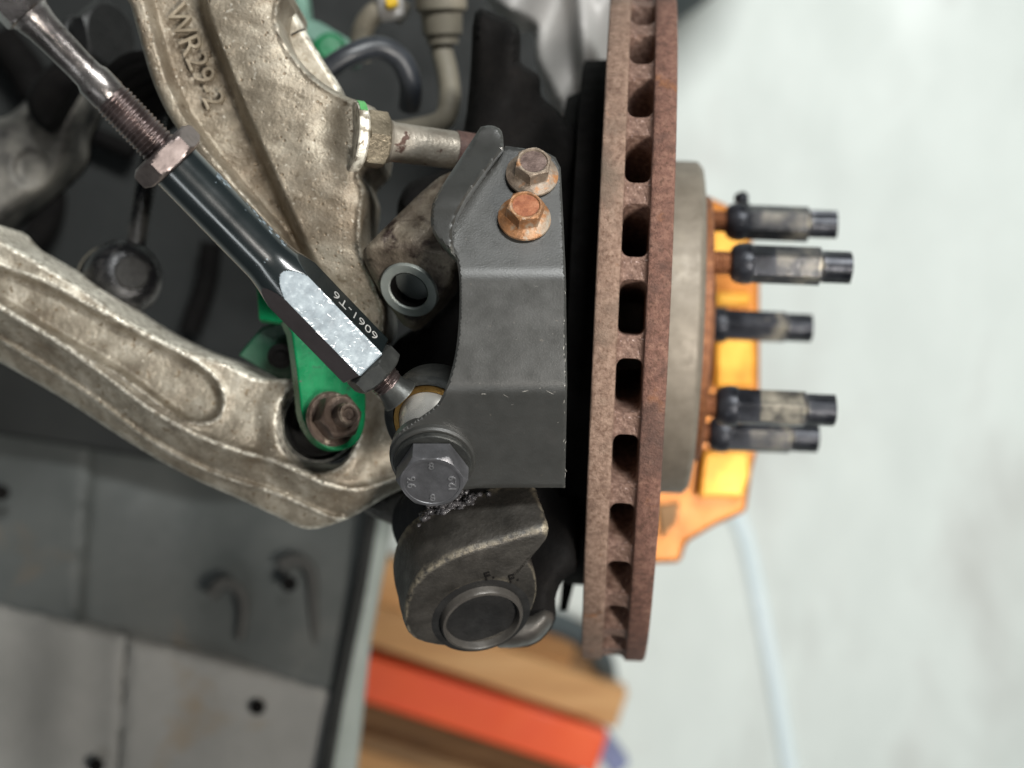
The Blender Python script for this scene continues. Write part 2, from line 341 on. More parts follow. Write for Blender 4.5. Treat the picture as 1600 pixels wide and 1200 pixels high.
plate('friction_plate', .0053, .0148, M_rustr)['label'] = 'outboard rusty friction plate, reddish edge'
def vane_mesh():
    # cross-section in x (plate to plate) and y (tangential) with filleted roots, extruded along z (radial)
    g = .00535; hw = .0047; fr = .0034; sec = []
    for s in (1, -1):
        a = []
        for k in range(6):
            t = k/5*math.pi/2; a.append((g-fr*(1-math.cos(t))-0*fr, s*(hw+fr*(1-math.sin(t)))))
        # from plate (x=g, wide) to inner (narrow)
        b = [(-x, y) for x, y in a[::-1]]
        sec += (a+b) if s == 1 else [(x, y) for x, y in (a+b)[::-1]]
    K = len(sec); V = []; Fc = []
    zs = [(R-.0028, .0), (R-.0034, .0), (.150, 0), (.12, 0), (.09, 0)]
    for zi, (z, _) in enumerate(zs):
        for (x, y) in sec:
            sc = 1 if zi else .94
            dz = 0
            if zi <= 1: dz = .0016*(abs(x)/g)**4            # dished towards the lips
            V.append((x, y*sc*(z/R if zi > 1 else 1), z+dz))
    for i in range(len(zs)-1):
        for k in range(K): Fc.append((i*K+k, i*K+(k+1) % K, (i+1)*K+(k+1) % K, (i+1)*K+k))
    # end face strips
    for k in range(K//2-1): Fc.append((k, k+1, K-2-k, K-1-k))
    Fc.append(tuple(range((len(zs)-1)*K, len(zs)*K)))
    return V, Fc
V, Fc = vane_mesh(); NV = 33
v0 = mesh('vane', V, Fc, M_vane, disc, 45)
ph0 = math.radians(-.3)+math.pi/NV
for k in range(NV):
    o = v0 if k == 0 else v0.copy()
    if k: C.objects.link(o)
    o.rotation_euler = (ph0+2*math.pi*k/NV, 0, 0)
rh = .0826; c = .0035
lathe("hat", ax(.0148), ax(1), [(-.0300, .034), (-.0300, rh-.002), (-.0001, rh), (.0155, rh), (.0165, rh-.0005), (.0185, rh-c*.8), (.0190, rh-c*1.6), (.0190, .034)], M_hat, disc, 160)
# hub with studs
hub = thing('wheel_hub', 'rusty wheel hub carrying five long wheel studs', 'wheel hub', DC, local=True); hub.rotation_euler = Q
lathe('flange', ax(.0341), ax(1), [(0, .066), (.0035, .066), (.0042, .065), (.0042, .036), (.0065, .035), (.0075, .033), (.0075, .01)], M_stud, hub, 96)
hb = .0383
SA = [36-5, -36-5, 108-5, -108-5, 180-5]
nutL = .0425
for k, a in enumerate(SA):
    a = math.radians(a); y = math.sin(a)*.057; z = math.cos(a)*.057
    s0 = thread('stud', (hb, y, z), (hb+.015, y, z), .0057, .0015, M_stud, hub)
lug_labels = ['worn black lug nut with a bare metal flat, second highest of the five', 'black lug nut third down in front, thickest with long grey flats, fourth from top',
              'topmost black lug nut on the rusty studs, beside a small knob', 'lowest black lug nut, half hidden under the one above', 'smallest farthest lug nut, alone in the middle of the five']
def lugnut(lbl, loc, roll):
    t = thing('lug_nut', lbl, 'lug nut', loc, 'black lug nuts on the wheel studs', True); t.rotation_euler = Q
    rev('body', (0, 0, 0), (1, 0, 0), [(0, .0062), (.0008, .0078), (.003, .0092), (.0065, .0098), (.0095, .0094), (.0102, .0088), .0104, .0122, .0126, .0164, .0168, .0204, .0208, .025, .040, .0412, (.0418, .0072), (.0425, .0066)],
        lambda q, h: min(hexr(h, .0078, roll), .0089), M_lug, t, 72, smooth=24, th0=math.radians(roll), mats=[M_lug, M_lugbare])
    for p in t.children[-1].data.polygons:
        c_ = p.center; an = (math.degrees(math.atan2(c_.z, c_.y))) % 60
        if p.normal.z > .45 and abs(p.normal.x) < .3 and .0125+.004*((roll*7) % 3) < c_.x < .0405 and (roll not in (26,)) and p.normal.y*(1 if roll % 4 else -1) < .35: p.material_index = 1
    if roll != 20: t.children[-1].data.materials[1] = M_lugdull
    for q in range(1): 
        def tipr(q_, h):
            return .0066+.0009*(math.sin(h*3+roll) > 0)
        rev('tip', (nutL, 0, 0), (nutL+.013, 0, 0), [0, .001, .006, .011, .0125, .013, (.0131, .005), (.0125, .0046), (.0115, .0044), (.0114, .0001)], tipr, M_lug, t, 48, smooth=30)
    return t
rolls = [8, 20, 0, 14, 26]; dx = [-.0015, -.005, .0, -.003, -.004]
for k, a in enumerate(SA):
    a = math.radians(a); y = math.sin(a)*.057; z = math.cos(a)*.057
    lugnut(lug_labels[k], DC+DU*(hb+.0095+dx[k])+DV*y+DW*z, rolls[k])
# small valve-like knob by the top stud
kn = thing('grease_nipple', 'small dark knob standing just above the topmost lug nut', 'knob', P(1160, 318, .76))
sweep('stem', [P(1168, 330, .77), P(1160, 314, .765)], .0026, M_lug, kn); lathe('cap', P(1160, 314, .765), P(1156, 303, .763), [(0, .0033), (.002, .004), (.004, .003), (.0045, .0015)], M_lug, kn, 24)
# ------------------------------------------------------------------ dust shield
sh = thing('dust_shield', 'thin black dust shield between bracket and brake disc', 'dust shield', DC, local=True); sh.rotation_euler = Q
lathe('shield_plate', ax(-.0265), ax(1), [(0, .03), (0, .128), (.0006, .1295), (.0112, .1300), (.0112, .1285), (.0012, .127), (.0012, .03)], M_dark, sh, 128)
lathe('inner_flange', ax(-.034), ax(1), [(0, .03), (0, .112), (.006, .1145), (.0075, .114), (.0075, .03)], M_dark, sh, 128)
mesh('pointed_tip', [(-.0262, -.1235, -.012), (-.0262, -.122, .012), (-.0275, -.1445, 0), (-.0190, -.1235, -.012), (-.0190, -.122, .012), (-.0235, -.1445, 0)],
     [(0, 1, 2), (5, 4, 3), (0, 3, 4, 1), (1, 4, 5, 2), (2, 5, 3, 0)], M_dark, sh, 0)
# ------------------------------------------------------------------ gold caliper far behind the studs
cal = thing('brake_caliper', 'gold yellow brake caliper hanging behind the lug nuts', 'caliper', P(1130, 600, .90))
prism('body', [(1020, 296), (1100, 303), (1142, 322), (1172, 360), (1188, 430), (1188, 690), (1176, 735), (1167, 800), (1118, 822), (1074, 848), (1064, 880), (1010, 882), (1000, 700), (1000, 400)], P(1100, 600, .90), (.02, 0, 1), .05, M_gold, cal, .003)
for (a, b_, x0, x1) in ((345, 425, 1112, 1166), (456, 478, 1120, 1172), (528, 606, 1120, 1178), (704, 778, 1100, 1170)):
    prism('raised_pad', [(x0, a), (x1, a), (x1+4, (a+b_)/2), (x1-(10 if b_ > 700 else 0), b_), (x0-8 if b_ > 700 else x0-2, b_)], P(1100, 600, .892), (.05, .05, 1), .009, M_gold2, cal, .002)
prism('shadow_patch', [(1028, 790), (1062, 785), (1058, 815), (1034, 842)], P(1040, 820, .896), (.0, 0, 1), .006, M_wood2, cal, .001)  # brown piece stands in for the shadow low on the caliper
# ------------------------------------------------------------------ steering knuckle (dark casting behind everything)
kk = thing('steering_knuckle', 'grimy dark steering knuckle casting behind the black bracket', 'knuckle', P(800, 500, .66))
kout = sm([(742, 20), (775, 22), (812, 45), (812, 95), (842, 118), (846, 150), (872, 172), (900, 215), (912, 262), (905, 330), (905, 600), (905, 770), (905, 880), (880, 905), (868, 935), (868, 968), (846, 1000), (812, 1012), (765, 1000), (740, 900), (740, 790), (700, 770), (640, 765), (600, 700), (596, 560), (690, 480), (720, 400), (640, 380), (620, 330), (640, 285), (700, 262), (725, 200), (735, 110)], 3)
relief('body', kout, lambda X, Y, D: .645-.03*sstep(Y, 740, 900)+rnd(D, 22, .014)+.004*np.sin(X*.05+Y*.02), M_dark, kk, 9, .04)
# upper ear
nE = Vector((-.30, -.56, .76)).normalized(); pE = P(640, 452, .585)
_a, _e1, _e2 = frame(nE); eho = []
for k in range(28):
    q = pE+(_e1*math.cos(k*math.pi/14)+_e2*math.sin(k*math.pi/14))*.0092; dd = H-q.z; eho.append((q.x/dd*F+800, 600-q.y/dd*F))
relief('upper_ear', sm([(567, 398), (578, 380), (605, 352), (640, 318), (668, 292), (700, 270), (760, 262), (775, 330), (765, 400), (716, 412), (705, 446), (672, 486), (640, 513), (612, 484), (586, 442)], 3),
       lambda X, Y, D: planed(X, np.maximum(Y, 386+.06*(X-570)), pE, nE)+.024*sstep(-(Y-384-.06*(X-570)), -4, 120)+rnd(D, 10, .004)+.0010*np.sin(X*.13)*np.cos(Y*.11)*sstep(-(Y-385), 0, 20),
       M_ear, kk, 4, .03, rough=.00008, holes=[eho])
slv = lathe('sleeve', pE-nE*.001, pE+nE*.1, [(-.004, .0121), (.0018, .0121), (.0024, .0117), (.0024, .0085), (.0018, .0080), (-.009, .0079), (-.0091, .0001)], mat('sleeve_zinc', [(.3, (150, 156, 152)), (.7, (178, 184, 178))], 80, 5, .5, .1, .5, .0001, 600), kk, 64)
lathe('sleeve_bore', pE-nE*.0006, pE+nE*.1, [(-.0060, .00785), (.0014, .00785), (.0014, .0077), (-.005, .0077), (-.0051, .0001)], M_dark, kk, 40)
# lower eye
nL = Vector((.22, -.60, .77)).normalized(); pL = P(750, 950, .585)
eo = sm([(652, 1001), (635, 985), (631, 960), (640, 926), (664, 893), (712, 866), (770, 848), (828, 831), (856, 826), (857, 838), (838, 858), (824, 870), (835, 890), (840, 915), (836, 940), (822, 965), (790, 988), (750, 1003), (700, 1010)], 3)
cE = onplane(752, 963, pL, nL)
_f = [onplane(x, y, pL, nL) for x, y in eo]; _K = len(_f); _V = []
def _ring(i, v, dp):
    d_ = v-cE; return cE+d_.normalized()*min(.0158, d_.length*.93)-nL*dp
RG = [('c', 0, .0165), ('c', 0, .0001), ('m', .35, 0), ('m', .65, 0), ('m', .85, 0), ('m', .94, .0002), ('m', .985, .0012), ('o', 1, .0032), ('o', 1, .006), ('o', 1.003, .010), ('o', .998, .016), ('o', 1.002, .023), ('o', .985, .029)]
_c = sum(_f, Vector())/len(_f)
for kd, sc, dp in RG:
    for i, v in enumerate(_f):
        j = .0002*math.sin(i*2.7+dp*900)+.0002*math.sin(i*5.1) if dp > .001 and kd != 'c' else 0
        if kd == 'c': _V.append(_ring(i, v, dp))
        elif kd == 'm': q = _ring(i, v, 0); _V.append(q+(v-q)*sc-nL*(dp+abs(j)))
        else: _V.append(_c+(v-_c)*(sc+j*8)-nL*(dp+abs(j)*1.2))
_n = len(RG)
_F = [(a*_K+i, a*_K+(i+1) % _K, (a+1)*_K+(i+1) % _K, (a+1)*_K+i) for a in range(_n-1) for i in range(_K)]+[tuple(range(_K)), tuple(range((_n-1)*_K, _n*_K))]
eye = mesh('lower_eye', _V, _F, M_cast, kk, 50)
lathe('bushing_groove', cE-nL*.001, cE+nL, [(0, .0200), (.0011, .0200), (.0012, .0178), (.0009, .0164), (.0009, .0150)], M_rubber, kk, 80)
M_bush = mat('grey_bush_metal', [(.3, (62, 59, 56)), (.7, (86, 82, 77))], 80, 5, .42, .1, .4, .0001, 700)
lathe('bushing_ring', cE-nL*.012, cE+nL, [(0, .0166), (.0140, .0166), (.0152, .0160), (.0154, .0150), (.0146, .0146), (.0030, .0143), (.0015, .0135), (.0015, .0001)], M_bush, kk, 80)
for i, (x, y, s) in enumerate(((764, 899, 'F.'), (802, 903, 'F.'))):
    place_text('cast_mark', s, .0062, onplane(x, y, pL, nL)+nL*.0002, (1, .25, 0), nL, M_dark, kk, .0004)
lb = relief('rear_lobe', sm([(770, 966), (822, 962), (850, 950), (866, 966), (845, 998), (812, 1011), (770, 1008)], 3), lambda X, Y, D: .604+rnd(D, 20, .012), M_bush, kk, 6, .02)
# ball joint boot and grease
bt = thing('ball_joint_boot', 'black rubber ball joint boot under the marked hex bolt', 'boot', P(680, 800, .60))
nb = Vector((-.25, -.15, 1)).normalized()
for i, (x, y, r, dd) in enumerate(((680, 820, .0190, .622), (686, 812, .0175, .616), (692, 804, .0155, .610))):
    lathe('boot_fold', P(x, y, dd), P(x, y, dd)+nb, [(-.004, r-.004), (-.002, r-.0005), (0, r), (.002, r-.0005), (.004, r-.004), (.0041, .0001)], M_rubber, bt, 48)
M_gre = mat('grease', [(.3, (40, 39, 40)), (.6, (84, 82, 84)), (.8, (150, 147, 150))], 300, 5, .25, .08, 0, .0004, 600)
Vg = []; Fg = []
for i in range(170):
    x = random.gauss(704, 20); y = random.gauss(793, 7) + (706-x)*.40; r = random.uniform(.0009, .0022); c0 = P(x, y, .585+random.uniform(-.002, .003))
    s = len(Vg); 
    for a in range(3):
        for b_ in range(6):
            th = math.pi*(a+.5)/3; h = b_*math.pi/3+a; Vg.append(c0+Vector((math.sin(th)*math.cos(h), math.sin(th)*math.sin(h), math.cos(th)))*r*random.uniform(.7, 1.3))
    Fg.append(tuple(s+b_ for b_ in range(6))); Fg.append(tuple(s+12+b_ for b_ in range(6)))
    for a in range(2):
        for b_ in range(6): Fg.append((s+a*6+b_, s+a*6+(b_+1) % 6, s+(a+1)*6+(b_+1) % 6, s+(a+1)*6+b_))
g = mesh('grease_lumps', Vg, Fg, M_gre, bt, 180); g['kind'] = 'stuff'
# ------------------------------------------------------------------ black bent bracket
br = thing('steel_bracket', 'black powder coated bent steel bracket bolted beside the brake disc', 'bracket', P(790, 500, .56))
TB = math.tan(math.radians(38)); TT = math.tan(math.radians(27))
def dbr(X, Y, D):
    yy = (600-Y)/F*.55
    d = np.full(X.shape, .541)
    y1 = (600-606)/F*.55; y2 = (600-428)/F*.55
    def soft(u, r=.0028): return np.where(u < -r, 0, np.where(u > r, u, (u+r)**2/(4*r)))
    d = d + soft(y1-yy)*TB*.92 + soft(yy-y2)*TT + .00003*np.clip(X-800, -90, 90)*0
    return d+rnd(D, 3.2, .0008)
bo = [(790, 228), (850, 236), (868, 246), (876, 262), (880, 340), (884, 430), (886, 600), (883, 762), (800, 762), (745, 763), (700, 768), (655, 768)]
bo += sm([(655, 768), (622, 748), (609, 718), (612, 690), (630, 670), (656, 652), (683, 631), (698, 602), (711, 555), (717, 500), (718, 440), (713, 402)], 4, False)[1:]
bo += [(702, 380), (712, 332), (745, 285), (776, 250)]
relief('plate', bo, dbr, M_blk, br, 3.4, .007, smooth=30)
# flange standing up along the upper left edge
tf = sm([(751, 198), (768, 196), (784, 205), (787, 232)], 3, False)+[(762, 262), (728, 308), (714, 335), (706, 362), (708, 392)]+sm([(712, 402), (694, 384), (676, 362), (673, 335), (680, 308), (712, 258)], 3, False)
relief('standing_flange', tf, lambda X, Y, D: .537+.026*(1-sstep(Y, 195, 330))-.004*sstep(Y, 330, 400)+.00022*np.clip(713-X, -60, 60)*.2+rnd(D, 5, .0016)-.0*X, M_blk, br, 4, .020, smooth=30)
_V = []; _Fc = []
for i in range(34):
    if i < 20: x, y = 883.5+random.uniform(-3, .6), random.uniform(440, 760); L_ = random.uniform(1, 5); an = math.pi/2+random.gauss(0, .2)
    elif i < 26: x, y = random.uniform(720, 870), 612+random.gauss(0, 5); L_ = random.uniform(2, 8); an = random.gauss(0, .3)
    else: x, y = random.uniform(725, 876), random.uniform(440, 750); L_ = random.uniform(1., 4); an = random.gauss(-.4, .9)
    wd = random.uniform(.3, .8) if i < 26 else random.uniform(.15, .4); s_ = len(_V)
    for a, b_ in ((-1, -.2), (-.3, -1), (.5, -.7), (1, .1), (.2, 1), (-.6, .6)):
        X_ = x+L_*a*math.cos(an)-wd*b_*math.sin(an); Y_ = y+L_*a*math.sin(an)+wd*b_*math.cos(an)
        _V.append(P(X_, Y_, float(dbr(np.array([X_]), np.array([Y_]), np.array([max(0., 885-X_)]))[0])-.00006))
    _Fc.append(tuple(range(s_, s_+6)))
mesh('scratches', _V, _Fc, mat('bare_metal_scratch', [(.3, (110, 108, 104)), (.7, (160, 157, 150))], 300, 3, .5, .1, .2, 0), br, 0)['kind'] = 'stuff'
wf = onplane(716, 640, P(700, 620, .552), Vector((0, -.6, .8)))
# collar dent line round the bolt boss
nB = Vector((0, -math.sin(math.radians(38)), math.cos(math.radians(38)))); bB = P(677, 716, float(dbr(np.array([677.]), np.array([716.]), np.array([50.]))[0]))
lathe('bolt_boss', bB-nB*.006, bB+nB, [(0, .0162), (.0070, .0160), (.0078, .0153), (.0078, .0001)], M_blk, br, 80)
# washer + big bolt
wash = lathe('washer', bB+nB*.0019, bB+nB, [(0, .0142), (.0004, .0146), (.0022, .0146), (.0026, .0142), (.0026, .001)], M_bnut, None, 80)
def recenter(o, p):
    p = Vector(p); o.data.transform(Matrix.Translation(-p)); o.location = p
recenter(wash, bB); tag(wash, 'flat dark washer under the big marked hex bolt', 'washer')
hb0 = bB+nB*.0046
bb = thing('hex_bolt', 'large black hex bolt marked 12.9 at the bottom left of the bracket', 'bolt', hb0)
apo = .0117; hh = .0092
rev('head', hb0, hb0+nB, [(0, .0001), (0, .0112), (.0005, .0114), .0006, .001, .004, .007, .0076, .0080, .0084, .0088, .0092, (.0092, .0106), (.0089, .0104), (.0089, .0001)],
    lambda t, h: min(hexr(h, apo, 0), apo*1.0+(hh-t)*1.35), M_bolt, bb, 72, smooth=22, caps=(0, 0), ref=Vector((0, 1, 0)))
ft = hb0+nB*.0090
for ang, s, sz in ((90, '8', .0047), (-5, '12.9', .0043), (-90, '8', .0047), (180, '9.6', .0047)):
    a = math.radians(ang); e = Vector((1, 0, 0)); u = nB.cross(e)
    rad = e*math.cos(a)+u*math.sin(a)
    place_text('marking', s, sz, ft+rad*.0078, (u if abs(ang) < 20 or ang == 180 else e)*(1 if ang != 180 else -1), nB, M_emb, bb, .00025)
# flange bolts
M_rbolt2 = mat('dull_tan_bolt', [(.3, (92, 80, 70)), (.5, (126, 112, 98)), (.72, (150, 140, 128))], 160, 7, .5, .12, .35, .0003, 900, spots=[((160, 112, 72), 150, .56, .66)], edge=((206, 190, 168), .55, .64))
def fbolt(lbl, px, py, top, roll, M_rbolt):
    n = Vector((.06, math.sin(math.radians(29)), math.cos(math.radians(29))))
    d = float(dbr(np.array([float(px)]), np.array([float(py)]), np.array([50.]))[0])
    t = thing('flange_bolt', lbl, 'bolt', P(px, py, d-.0002), 'flange bolts on the black bracket', True, n)
    lathe('flange', (0, 0, 0), (0, 0, 1), [(0, .0001), (0, .0096), (.0006, .0100), (.0014, .0099), (.0024, .0086), (.0034, .0068), (.0034, .0001)], M_rbolt, t, 64, caps=(0, 0))
    rev('head', (0, 0, .0026), (0, 0, 1), [(0, .0001), 0, .004, .0056, .006, .0064, .0068, (.0068, .0053), (.0062, .0050), (.0062, .0001)],
        lambda q, h: min(hexr(h, .0062, roll), .0060+(.0068-q)*1.4), M_rbolt, t, 72, smooth=22, caps=(0, 0), th0=math.radians(roll))
    lathe('head_top', (0, 0, .0087), (0, 0, 1), [(0, .0049), (.0002, .0049), (.0003, .0001)], top, t, 40, caps=(0, 0))
fbolt('dull flange bolt with dark brown top, upper of the two on the bracket', 831, 275, M_rtop2, 20, M_rbolt2)
fbolt('rusty orange flange bolt, lower of the two on the bracket', 819, 343, M_rtop, 10, M_rbolt)
# ------------------------------------------------------------------ tie rod line: from upper left to the rod end
A0 = P(20, -5, .500); A1 = P(676, 672, .5635)
aT = (A1-A0).normalized()
def onaxis(px, py):
    # point of the axis nearest to the picture point
    best = None
    for k in range(0, 2001):
        q = A0+(A1-A0)*(k/2000*1.02-.01); d = H-q.z; x = q.x/d*F+800; y = 600-q.y/d*F
        e = (x-px)**2+(y-py)**2
        if best is None or e < best[0]: best = (e, q)
    return best[1]
# inner rod
ir = thing('tie_rod', 'bare steel tie rod with coarse thread entering from the top left', 'tie rod', onaxis(110, 90))
q0 = onaxis(50, 30); q1 = onaxis(172, 152); q2 = onaxis(250, 226)
Ls = (q1-q0).length
lathe('shaft', q0, q1, [(0, .0068), (.004, .0060), (Ls*.3, .0056), (Ls*.6, .0053), (Ls*.72, .0054), (Ls*.78, .0063), (Ls*.97, .0064), (Ls, .0061)], M_steel, ir, 64)
qh = onaxis(-30, -40)
hexnut('hex_end', qh-aT*.01, onaxis(44, 24), .0080, M_steel, ir, 12)
lathe('neck', onaxis(40, 20), q0+aT*.001, [(0, .0079), ((q0-onaxis(40, 20)).length, .0067)], M_steel, ir, 48)
thread('thread', q1, q2+aT*.008, .0068, .00165, M_thread, ir, .0008)
# jam nut large
n0 = onaxis(252, 228); n1 = onaxis(279, 254)
nt_ = thing('jam_nut', 'large bright silver jam nut at the upper end of the black adjuster tube', 'nut', n0)
hexnut('nut_body', n0, n1, .0118, M_nut, nt_, -8)
# adjuster tube
tu = thing('adjuster_tube', 'black anodised adjuster tube with a scratched silver hex flat', 'tube', onaxis(420, 390))
t0 = onaxis(278, 254); t1 = onaxis(440, 412); t2 = onaxis(584, 554); L1 = (t1-t0).length; L2 = (t2-t0).length
rc = .0093; ah = .0101; PHs = -6
ts = [0, .0006]+[L1*k/6 for k in range(1, 6)]+[L1-.006+.0005*k for k in range(0, 43)]+[L1+.0155+(L2-L1-.0155)*k/8 for k in range(1, 8)]+[L2-.0006, L2]
def rtube(t, h):
    hx = hexr(h, ah, PHs); g = rc+sstep(np.array([t]), L1-.006, L1+.014)[0]*.0030
    e = .0006 if (t < .0003 or t > L2-.0003) else 0
    return min(hx, g)-e if t > L1-.007 else rc-e
o = rev('tube_body', t0, t2, ts, rtube, M_anod, tu, 240, smooth=28, th0=math.radians(PHs+30), mats=[M_anod, M_silver, M_anodhex])
na = 240; nr = len(ts)
for i in range(nr-1):
    for k in range(na):
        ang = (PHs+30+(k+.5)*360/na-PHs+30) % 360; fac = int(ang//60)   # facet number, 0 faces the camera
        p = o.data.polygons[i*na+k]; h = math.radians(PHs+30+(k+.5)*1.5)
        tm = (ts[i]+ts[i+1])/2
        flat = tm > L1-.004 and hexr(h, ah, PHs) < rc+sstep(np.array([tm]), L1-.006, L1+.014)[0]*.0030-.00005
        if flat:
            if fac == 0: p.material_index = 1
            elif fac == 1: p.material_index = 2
# lettering on the facet above the silver one
fa_ = math.radians(PHs-60); a_, e1_, e2_ = frame(t2-t0)
nf = (e1_*math.cos(fa_)+e2_*math.sin(fa_)).normalized(); pc = onaxis(536, 506)+nf*(ah+.0001)
M_print = mat('white_engraving', [(.3, (130, 130, 128)), (.7, (176, 174, 170))], 90, 3, .5, .05, 0, 0)
place_text('engraved_lettering', '6061-T6', .0070, pc, -aT, nf, M_print, tu, .00005, -.00010)
M_scr = mat('fresh_scratch', [(.3, (200, 208, 212)), (.7, (226, 230, 232))], 300, 3, .4, .1, .3, 0)
n0_ = (e1_*math.cos(math.radians(PHs))+e2_*math.sin(math.radians(PHs))).normalized(); b0_ = n0_.cross(a_)
_V = []; _Fc = []
for i in range(80):
    t = random.uniform(L1+.014, L2-.001); u = random.uniform(-1, 1)*.0054
    if i < 50: u = random.choice((-1, 1))*random.uniform(.0050, .0058)
    L_ = random.uniform(.0004, .0018); an = random.gauss(.9, .5); wd = random.uniform(.00003, .00009) if i >= 50 else random.uniform(.0001, .00025); s_ = len(_V)
    for p_, q_ in ((-1, 0), (0, -1), (1, 0), (0, 1)):
        tt = t+L_*p_*math.cos(an)-wd*q_*math.sin(an); uu = max(-.00582, min(.00582, u+L_*p_*math.sin(an)*.6+wd*q_*math.cos(an)))
        _V.append(t0+a_*min(tt, L2-.0004)+b0_*uu+n0_*(ah+.00005+.000001*i))
    _Fc.append(tuple(range(s_, s_+4)))
mesh('scratches', _V, _Fc, M_scr, tu, 0)['kind'] = 'stuff'
# paint chips along the upper edge of the tube
Vc = []; Fc2 = []
for i in range(60):
    t = random.choice([random.uniform(.012, .018), random.uniform(.026, L1-.004), random.uniform(.030, L1)]); hh_ = math.radians(random.gauss(-70, 5)) if random.random() < .85 else math.radians(random.uniform(-60, 50))
    s = len(Vc); K = 6; rr = random.uniform(.0002, .0007)
    if hh_ > -1: rr *= .4
    for k in range(K):
        a = k*2*math.pi/K; tt = t+math.cos(a)*rr*2*random.uniform(.5, 1.2); h2 = hh_+math.sin(a)*rr/rc*random.uniform(.5, 1.2)
        Vc.append(t0+a_*tt+(e1_*math.cos(h2)+e2_*math.sin(h2))*(rc+.00004+.00001*(i % 5)))
    Fc2.append(tuple(range(s, s+K)))
mesh('paint_chips', Vc, Fc2, M_silver, tu, 0)['kind'] = 'stuff'
# small jam nut
m0 = onaxis(586, 556)-aT*.0006; m0 = t2+aT*.0002
nt2 = thing('jam_nut', 'small black jam nut between the silver hex flat and the rod end', 'nut', m0)
m1 = m0+aT*.0072
hexnut('nut_body', m0, m1, .0098, M_bnut, nt2, 14)
# rod end
re_ = thing('rod_end', 'black rod end with brass race and bright ball under the bracket', 'rod end', A1)
thread('shank_thread', m1-aT*.001, m1+aT*.0056, .0062, .0014, M_thread, re_, .0008)
cR = P(678, 664, .5640)
nR = Vector((-.33, -.44, .84)).normalized()
lathe('neck', m1+aT*.0052, m1+aT*.02, [(0, .0056), (.002, .0060), (.0045, .0070), (.0062, .0076)], M_bnut, re_, 48)
lathe('housing', cR-nR*.013, cR+nR, [(0, .0150), (.0005, .0195), (.003, .0212), (.0100, .0214), (.0125, .0208), (.0130, .0200), (.0130, .0170), (.0118, .0166), (.006, .0166), (0, .0150)], M_bnut, re_, 96, caps=(0, 0))
lathe('race', cR-nR*.010, cR+nR, [(0, .0166), (.0096, .0166), (.0108, .0162), (.0106, .0144), (.002, .0150), (0, .0166)], M_brass, re_, 96, caps=(0, 0))
nB_ = Vector((-.0, -.62, .78)); nr_ = 24
prof = []
for k in range(nr_+1):
    b_ = math.radians(-62+k*124/nr_); prof.append((.0152*math.sin(b_), .0152*math.cos(b_)))
prof.append((prof[-1][0]-.004, .0068))
lathe('ball', cR-nR*.0050, cR-nR*.0050+nB_, prof, M_ball, re_, 96)
# ------------------------------------------------------------------ upper arm (top centre)
ua = thing('control_arm', 'upper cast aluminium control arm with raised WR29-2 lettering', 'control arm', P(430, 180, .60))
uo = sm([(196, -40), (205, 10), (216, 52), (236, 120), (262, 178), (300, 232), (350, 292), (400, 350), (440, 400), (490, 470), (540, 520), (590, 540), (606, 500), (590, 440), (570, 400), (566, 350), (572, 300), (565, 268), (590, 240), (592, 180), (574, 163), (540, 150), (495, 122), (458, 80), (436, 30), (428, -40)], 4)
rib = sm([(318, -45), (326, 20), (352, 90), (388, 180), (428, 270), (462, 345), (492, 410), (520, 470)], 5, False)
def dua(X, Y, D):
    # signed side of the rib line: positive to the right
    rx = np.interp(Y, [p[1] for p in rib], [p[0] for p in rib]); s = (X-rx)*.9
    lx = np.interp(Y, [-40, 10, 52, 120, 178, 232, 292, 350, 400], [196, 205, 216, 236, 262, 300, 350, 400, 440]); l = (X-lx)*.85
    d = .592+.0*X
    web = .0155*(1-sstep(s, -13, 4))*(1-.0*Y)      # floor of the channel lower than the raised web
    lip = -.0120*(1-sstep(l, 16, 34))              # left flange rises again
    d = d+web+lip*sstep(-s, 6, 30)
    d = d+.010*sstep(s, 60, 240)*0-.004*np.exp(-((s-70)/55.)**2)
    d = d+rnd(D, 11, .0045)-.0014*np.exp(-((D-7)/3.)**2)*sstep(X, 395, 440)
    d = d+.020*sstep(Y, 330, 540)-.010*np.exp(-((X-548)/26.)**2-((Y-212)/60.)**2)
    return d+.0004*np.sin(X*.09+np.sin(Y*.07)*2)*np.cos(Y*.08)
relief('casting', uo, dua, M_alu, ua, 3.5, .03, smooth=50, rough=.00007)
place_text('raised_lettering', 'WR29-2', .0130, P(299, 83, .5982), (math.cos(math.radians(67)), -math.sin(math.radians(67)), 0), (0, 0, 1), M_alutx, ua, .0015)
_t = ua.children[-1]; _o = origin(ua)
_w = [v.co+_o for v in _t.data.vertices]; _x = np.array([800+v.x/.6*F for v in _w]); _y = np.array([600-v.y/.6*F for v in _w])
for v, q, dd in zip(_t.data.vertices, _w, dua(_x, _y, np.full(len(_x), 99.))): v.co.z = q.z-(H-.6)+(H-dd)-_o.z
# rear web of the arm, behind the edge
relief('rear_web', sm([(430, -40), (452, 0), (478, 50), (512, 105), (532, 140), (520, 170), (470, 140), (436, 60)], 3), lambda X, Y, D: .622+rnd(D, 8, .004), M_alu2, ua, 4, .02, smooth=50)
sweep('casting_seam', [P(455, 55, .617), P(466, 49, .6165), P(476, 46, .6175)], .0004, M_dark, ua, 6, 4)
